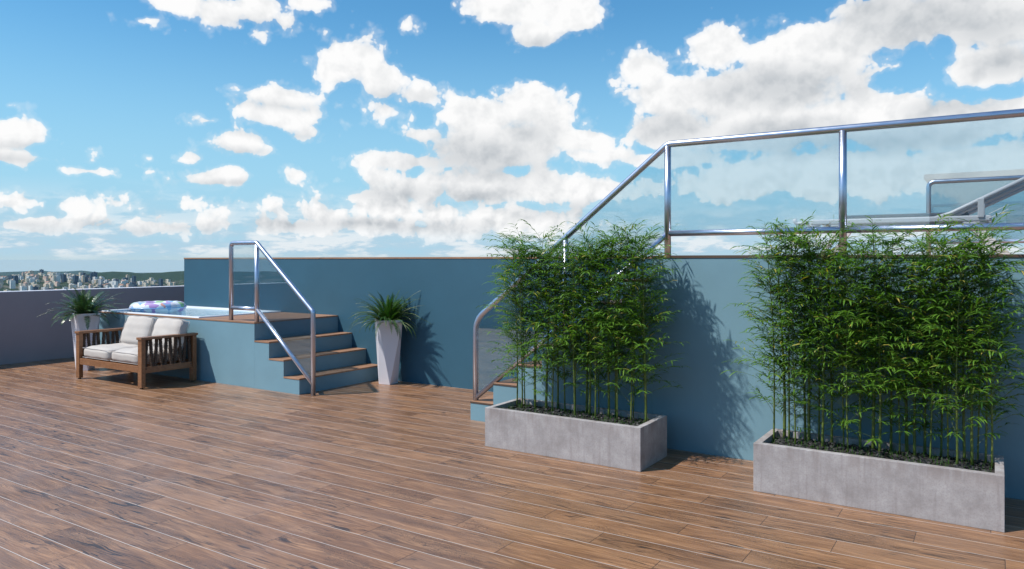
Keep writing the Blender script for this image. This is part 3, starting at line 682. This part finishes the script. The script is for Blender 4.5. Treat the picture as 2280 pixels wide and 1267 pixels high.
def cane(x, y, z0, H, thick, seed, label, group, xr):
    rnd = random.Random(seed)
    e = empty('bamboo_cane', (x, y, z0), label, 'bamboo', group)
    lean = Vector((rnd.uniform(-.05, .05), rnd.uniform(-.05, .05), 0)); n = 16; pts = []; rad = []
    for i in range(n + 1):
        t = i / n; p = Vector((x, y, z0 - .03)) + Vector((0, 0, (H + .03) * t)) + lean * t * t; p += Vector((math.sin(5 * t + seed), math.cos(4 * t + seed), 0)) * .006
        pts.append(p); rad.append(thick * (1 - .80 * t) + .0006)
    m = MB(); m.tube(pts, .01, 8, rad=rad)
    br = MB(); lf = MB()
    h = rnd.uniform(.10, .26)
    while h < H:
        t = h / H; k = min(n - 1, int(t * n)); fr = t * n - k; p0 = pts[k].lerp(pts[k + 1], fr)
        nb = rnd.choice((5, 6, 7, 8)) if t > .45 else rnd.choice((4, 5, 6)) if t > .25 else rnd.choice((0, 1, 2, 3)) if t > .2 else rnd.choice((0, 1, 2, 3))
        for b_ in range(nb):
            a = rnd.uniform(0, 2 * math.pi); L = rnd.uniform(.13, .42) * (1.0 - .25 * t) * (1.0 if t > .25 else .8); el_ = R(rnd.uniform(25, 65))
            d_ = Vector((math.cos(a) * math.cos(el_), math.sin(a) * math.cos(el_) * .8, math.sin(el_))); q = p0.copy(); bp = [q.copy()]; ds = []
            for s_ in range(4):
                q = q + d_ * (L / 4); bp.append(q.copy()); ds.append(d_.copy()); d_ = (d_ - Vector((0, 0, 1)) * .20).normalized()
            if q.y > 6.14: continue
            br.tube(bp, .001, 4, cap=False, rad=[.0016, .0013, .0011, .0009, .0006])
            sd = d_.cross(Vector((0, 0, 1))); sd = sd.normalized() if sd.length > .01 else Vector((1, 0, 0))
            nl = rnd.randint(7, 12)
            for i in range(nl):
                s_ = .35 + .65 * (i + 1) / nl; kk = min(3, int(s_ * 4)); f_ = s_ * 4 - kk; pp = bp[kk].lerp(bp[min(4, kk + 1)], min(1, f_))
                sg = 1 if i % 2 else -1
                ld = (ds[kk] * rnd.uniform(.5, 1.1) + sd * sg * rnd.uniform(.4, 1.0) + Vector((0, 0, rnd.uniform(-.25, .30)))).normalized()
                leaf(lf, pp, ld, rnd.uniform(.062, .108), rnd.uniform(.0085, .0125), rnd.uniform(.45, 1.0), rnd)
        h += rnd.uniform(.05, .09)
    for i in range(6): leaf(lf, pts[-1], Vector((rnd.uniform(-1, 1), rnd.uniform(-1, 1), rnd.uniform(.2, 1))).normalized(), .09, .009, .6, rnd)
    m.build('culm', M['culm'], e, smooth=True)
    if br.v: br.build('branches', M['culm'], e)
    lf.build('leaves', M['bamboo_leaf'], e)
    return e
def planter(x0, x1, label, word):
    e = empty('concrete_planter', ((x0 + x1) / 2, 5.67, 0), label, 'planter', 'long concrete planters with bamboo')
    y0, y1, H, T = 5.39, 5.95, .343, .05; m = MB()
    xs = (x0, x1, x1, x0); ys = (y0, y0, y1, y1); xi = (x0 + T, x1 - T, x1 - T, x0 + T); yi = (y0 + T, y0 + T, y1 - T, y1 - T)
    m.v = [(xs[k], ys[k], 0) for k in range(4)] + [(xs[k], ys[k], H) for k in range(4)] + [(xi[k], yi[k], H) for k in range(4)] + [(xi[k], yi[k], H - .12) for k in range(4)]
    for k in range(4):
        j = (k + 1) % 4; m.face([k, j, 4 + j, 4 + k]); m.face([4 + k, 4 + j, 8 + j, 8 + k]); m.face([8 + k, 8 + j, 12 + j, 12 + k])
    m.face([3, 2, 1, 0]); m.face([12, 13, 14, 15])
    fix_normals(m.build('trough', M['concrete'], e, bevel=.003))
    m = MB(); m.box(x0 + T + .001, x1 - T - .001, y0 + T + .001, y1 - T - .001, H - .10, H - .045); m.build('soil', M['soil'], e)
    rnd = random.Random(int(x0 * 100)); m = MB()
    for i in range(420):
        px, py, pz = rnd.uniform(x0 + T + .02, x1 - T - .02), rnd.uniform(y0 + T + .02, y1 - T - .02), H - .045; s_ = rnd.uniform(.010, .026); n0 = len(m.v)
        rot = Matrix.Rotation(rnd.uniform(0, 6), 3, 'Z') @ Matrix.Rotation(rnd.uniform(-.6, .6), 3, 'X')
        for (a, b, c) in ((1, 0, 0), (-1, 0, 0), (0, 1, 0), (0, -1, 0), (0, 0, 1), (0, 0, -1), (.65, .6, .45), (-.6, .65, .5), (.6, -.6, .55), (-.65, -.6, .4)):
            v = rot @ Vector((a * s_ * rnd.uniform(.8, 1.3), b * s_ * rnd.uniform(.6, 1.1), c * s_ * rnd.uniform(.4, .75))); m.v.append((px + v.x, py + v.y, pz + v.z + s_ * .25))
        for q in ((0, 6, 8), (0, 2, 6), (2, 7, 6), (2, 1, 7), (1, 9, 7), (1, 3, 9), (3, 8, 9), (3, 0, 8), (6, 4, 8), (6, 7, 4), (7, 9, 4), (9, 8, 4), (0, 8, 5), (0, 5, 2), (2, 5, 1), (1, 5, 3), (3, 5, 0)): m.face([n0 + i_ for i_ in q])
    tag(m.build('mulch_stones', M['lava']), 'black lava stone mulch covering the soil of the ' + word + ' planter', 'stones', kind='stuff')
    m = MB()
    for i in range(620):
        p = Vector((rnd.uniform(x0 + T + .012, x1 - T - .012), rnd.uniform(y0 + T + .012, y1 - T - .012), H - .045)); d_ = Vector((rnd.uniform(-.35, .35), rnd.uniform(-.35, .35), 1)).normalized()
        leaf(m, p, d_, rnd.uniform(.02, .055), .0028, .12, rnd)
    tag(m.build('grass', M['grass']), 'short grass blades sprouting between the stones of the ' + word + ' planter', 'grass', kind='stuff')
planter(-3.79, -2.311, 'shorter-looking concrete planter of bamboo on the left, in front of the terrace steps', 'left')
planter(-1.447, .05, 'nearer concrete planter of bamboo on the right, against the light blue wall', 'right')
LB = [(-3.72, 5.81), (-3.66, 5.84), (-3.60, 5.70), (-3.56, 5.87), (-3.48, 5.75), (-3.40, 5.81), (-3.33, 5.88), (-3.28, 5.70), (-3.21, 5.79), (-3.13, 5.86), (-3.05, 5.69), (-3.02, 5.87), (-2.95, 5.78), (-2.90, 5.84), (-2.85, 5.68), (-2.78, 5.80), (-2.74, 5.87), (-2.65, 5.71), (-2.58, 5.86), (-2.55, 5.76), (-2.46, 5.84), (-2.42, 5.74)]
RB = [(-1.38, 5.72), (-1.34, 5.85), (-1.29, 5.76), (-1.23, 5.70), (-1.19, 5.87), (-1.15, 5.82), (-1.09, 5.87), (-1.04, 5.70), (-1.01, 5.86), (-.92, 5.80), (-.87, 5.68), (-.80, 5.79), (-.72, 5.83), (-.67, 5.74), (-.62, 5.87), (-.56, 5.80), (-.52, 5.87), (-.46, 5.80), (-.40, 5.87), (-.36, 5.73), (-.31, 5.87), (-.27, 5.79), (-.21, 5.68), (-.17, 5.86), (-.12, 5.75), (-.09, 5.87), (-.05, 5.81), (-.02, 5.73)]
ORD = 'first second third fourth fifth sixth seventh eighth ninth tenth eleventh twelfth thirteenth fourteenth fifteenth sixteenth seventeenth eighteenth nineteenth twentieth twenty-first twenty-second twenty-third twenty-fourth twenty-fifth twenty-sixth twenty-seventh twenty-eighth'.split()
rnd = random.Random(77)
def sx_(p): return (math.cos(YAW) * p[0] + math.sin(YAW) * p[1]) / (-math.sin(YAW) * p[0] + math.cos(YAW) * p[1])
for lst, word, s0 in ((LB, 'left', 100), (RB, 'right', 200)):
    lst.sort(key=sx_)
    for i, (x, y) in enumerate(lst):
        H = rnd.uniform(1.34, 1.54) if word == 'left' else rnd.uniform(1.30, 1.49); thick = rnd.choice((.0055, .007, .007, .0095, .012))
        cane(x, y, .30, H, thick, s0 + i, 'bamboo cane with narrow green leaves, %s from the left in the %s planter' % (ORD[i], word), 'bamboo canes in the ' + word + ' planter', 0)

# ---------------------------------------------------------------- land far below, hills and city
PLAIN = -262.0
def ground_h(a, d_):
    "height of the land at azimuth a (from +Y to +X) and distance d_"
    h = PLAIN - 230 * np.clip((d_ - 12500) / 17500, 0, 1) + 6 * np.sin(a * 31 + d_ / 700) + 5 * np.sin(d_ / 430 + a * 17)
    px = CX + F * np.tan(np.clip(a + YAW, -1.3, 1.3)); inside = (np.abs(a + YAW) < 1.3)
    k = np.cos(np.clip(a + YAW, -1.3, 1.3))
    def crest(xs, ys, dist): return EYE - (np.interp(px, xs, ys) - HY) / F * dist * k * np.where(inside, 1, 0) + np.where(inside, 0, -.0152 * dist)
    def hump(h, top, c, w_): return h + np.maximum(top - h, 0) * np.exp(-((d_ - c) / w_) ** 2)
    rough = 1 + .05 * np.sin(a * 190) + .05 * np.sin(a * 417 + 1) + .04 * np.sin(a * 871)
    h = hump(h, crest([-300, 0, 60, 85, 160, 200, 260, 420, 3000], [618, 617, 614, 613, 615, 621, 626, 627, 625], 8300) * (2 - rough * .5 - .5), 8300, 1300)
    h = hump(h, crest([-300, 100, 160, 190, 213, 250, 290, 316, 333, 350, 380, 409, 700, 3000], [625, 622, 614, 611, 607.5, 604.6, 606, 609.8, 607.8, 608, 605, 603.5, 603, 606], 11000), 11000, 1100)
    h = hump(h, crest([-600, -300, -80, 0, 45, 90, 118, 150, 181, 215, 260, 420, 900, 3000], [604, 606, 604, 606, 604.5, 602.3, 605, 604.4, 602.3, 606, 608, 606, 604, 605], 30000), 30000, 2600)
    return h
NA, ND = 900, 110
aa = np.linspace(-math.pi, math.pi, NA + 1)[:-1]
# denser where the camera looks
aa = np.concatenate([np.linspace(-1.30, -.98, 620), np.linspace(-.98, 2 * math.pi - 1.30, 400)[1:-1]])
dd = np.concatenate([[60.], np.geomspace(300, 5200, 14), np.linspace(5500, 13000, 60), np.linspace(13300, 30000, 40)])
A, D = np.meshgrid(aa, dd); Hh = ground_h(A, D)
vs = np.stack([np.sin(A) * D, np.cos(A) * D, Hh], -1).reshape(-1, 3); na = len(aa); nd = len(dd)
fs = []
for i in range(nd - 1):
    for j in range(na): k2 = (j + 1) % na; fs.append((i * na + j, i * na + k2, (i + 1) * na + k2, (i + 1) * na + j))
fs.append(tuple(range(na))[::-1])
me = bpy.data.meshes.new('ground'); me.from_pydata(vs.tolist(), [], fs); me.polygons.foreach_set('use_smooth', [True] * len(me.polygons))
def land(t, b):
    p = geo_co(t); n = t.noise(t.vm('MULTIPLY', p, (.004, .004, .004)), 1, 6, .65); n2 = t.noise(t.vm('MULTIPLY', p, (.03, .03, .03)), 1, 4, .7)
    c = t.ramp(n2, [(.3, (.007, .018, .012)), (.5, (.018, .040, .018)), (.7, (.035, .058, .025))])
    r_ = t.vm('LENGTH', t.vm('MULTIPLY', p, (1, 1, 0)), out=1)
    town = t.math('MULTIPLY', t.step(n, .47, .60), t.step(r_, 9400, 8700)); c = t.mix(t.math('MULTIPLY', town, .6), c, (.20, .17, .14))
    t.put(b.inputs['Base Color'], c)
me.materials.append(pbr('wooded land', rough=.95, spec=.1, build=land)); me.update()
go_ = bpy.data.objects.new('ground', me); C.objects.link(go_); tag(go_, kind='structure')
if fs: fix_normals(go_)

FAC = {}
def facade(name, col, win, sx, sz, roof=(.30, .24, .20)):
    def f(t, b):
        v = obj_co(t); p = t.xyz(v); nz = t.xyz(t.add('ShaderNodeTexCoord').outputs['Normal'])
        u = t.math('ADD', p[0], p[1]); fx = t.math('FRACT', t.math('DIVIDE', u, sx)); fz = t.math('FRACT', t.math('DIVIDE', p[2], sz))
        wdw = t.math('MULTIPLY', t.math('MULTIPLY', t.math('GREATER_THAN', fx, .35), t.math('GREATER_THAN', fz, .45)), 1.)
        c = t.mix(wdw, col, win); t.put(b.inputs['Base Color'], t.mix(t.math('GREATER_THAN', nz[2], .5), c, roof))
    return pbr(name, rough=.6, build=f)
FAC = [('cream apartment block', facade('cream render', (.90, .78, .60), (.22, .20, .18), 7, 6.4)), ('white apartment block', facade('white render', (.92, .89, .84), (.30, .32, .34), 9, 6.4)),
       ('pink tile-roofed block', facade('pinkish render', (.82, .62, .50), (.25, .20, .18), 8, 6.4, (.42, .22, .15))), ('dark glass office tower', facade('dark glass', (.035, .075, .12), (.02, .04, .07), 12, 8)),
       ('grey concrete block', facade('grey render', (.55, .55, .56), (.12, .14, .16), 8, 6.4)), ('sandy low building', facade('sand render', (.80, .64, .46), (.24, .19, .15), 9, 6.4, (.5, .38, .28)))]
def city_mesh(kind, w_, d_, h, mat, rnd):
    m = MB(); m.box(-w_ / 2, w_ / 2, -d_ / 2, d_ / 2, -14, h)
    if kind == 2 or kind == 5: m.prism([(-d_ / 2 - 1, h + .05), (d_ / 2 + 1, h + .05), (0, h + 5)], 'x', -w_ / 2 - 1, w_ / 2 + 1)
    else:
        m.box(-w_ / 2, w_ / 2, -d_ / 2, -d_ / 2 + .6, h, h + 1.4); m.box(-w_ * .2, w_ * .1, -d_ * .15, d_ * .2, h + .01, h + 4.5)
        if rnd.random() < .4: m.box(w_ * .2, w_ * .38, -d_ * .3, 0, h + .01, h + 2.5)
        for k in range(int(h // 6.4)): m.box(-w_ * .42, -w_ * .05, -d_ / 2 - 1.5, -d_ / 2 - .01, 3 + k * 6.4, 3.6 + k * 6.4)
    return m
rnd = random.Random(11); protos = {}
WHERE = ['in the distant city beyond the parapet']
for i in range(330):
    px = rnd.uniform(-12, 300) if i % 3 else rnd.uniform(150, 392)
    t_ = rnd.random() ** .8; lim = np.interp(px, [0, 85, 165, 200, 280, 385], [616, 613, 614, 626, 628, 630]); y_ = lim + 6 + t_ * (664 - lim - 6)
    dist = -PLAIN / ((y_ - HY) / F) * math.hypot(1, (px - CX) / F); a = math.atan((px - CX) / F) - YAW
    if dist > 8300: dist = 8300 - rnd.random() * 900
    kind = rnd.choices(range(6), (30, 30, 14, 9, 9, 14))[0]
    h = rnd.uniform(16, 34) if kind != 3 else rnd.uniform(45, 75)
    if rnd.random() < .12 and kind != 3: h = rnd.uniform(40, 60)
    w_ = rnd.uniform(20, 46); d_ = rnd.uniform(18, 34); key = (kind, round(h / 6), round(w_ / 8))
    if key not in protos:
        o = fix_normals(city_mesh(kind, w_, d_, h, FAC[kind][1], rnd).build(FAC[kind][0].replace('-', '_').replace(' ', '_'), FAC[kind][1])); protos[key] = o
    else: o = protos[key].copy(); C.objects.link(o)
    z = float(ground_h(np.array(a), np.array(dist))); o.location = (math.sin(a) * dist, math.cos(a) * dist, z); o.rotation_euler = (0, 0, rnd.uniform(-.30, .35))
    tag(o, FAC[kind][0] + ' in the distant city beyond the left parapet', 'building', FAC[kind][0] + 's of the distant city')

# ---------------------------------------------------------------- haze over the land
m = MB(); m.box(-34000, 34000, -34000, 34000, -700, 4.2)
hm, t = new_mat('haze'); v_ = t.add('ShaderNodeVolumePrincipled'); v_.inputs['Density'].default_value = 1.0e-5; v_.inputs['Color'].default_value = (.50, .74, .95, 1); v_.inputs['Anisotropy'].default_value = .0
t.l.new(v_.outputs[0], t.add('ShaderNodeOutputMaterial').inputs['Volume'])
HAZE = True
if HAZE: tag(m.build('haze', hm), 'pale haze between the roof and the far hills', 'haze', kind='stuff')
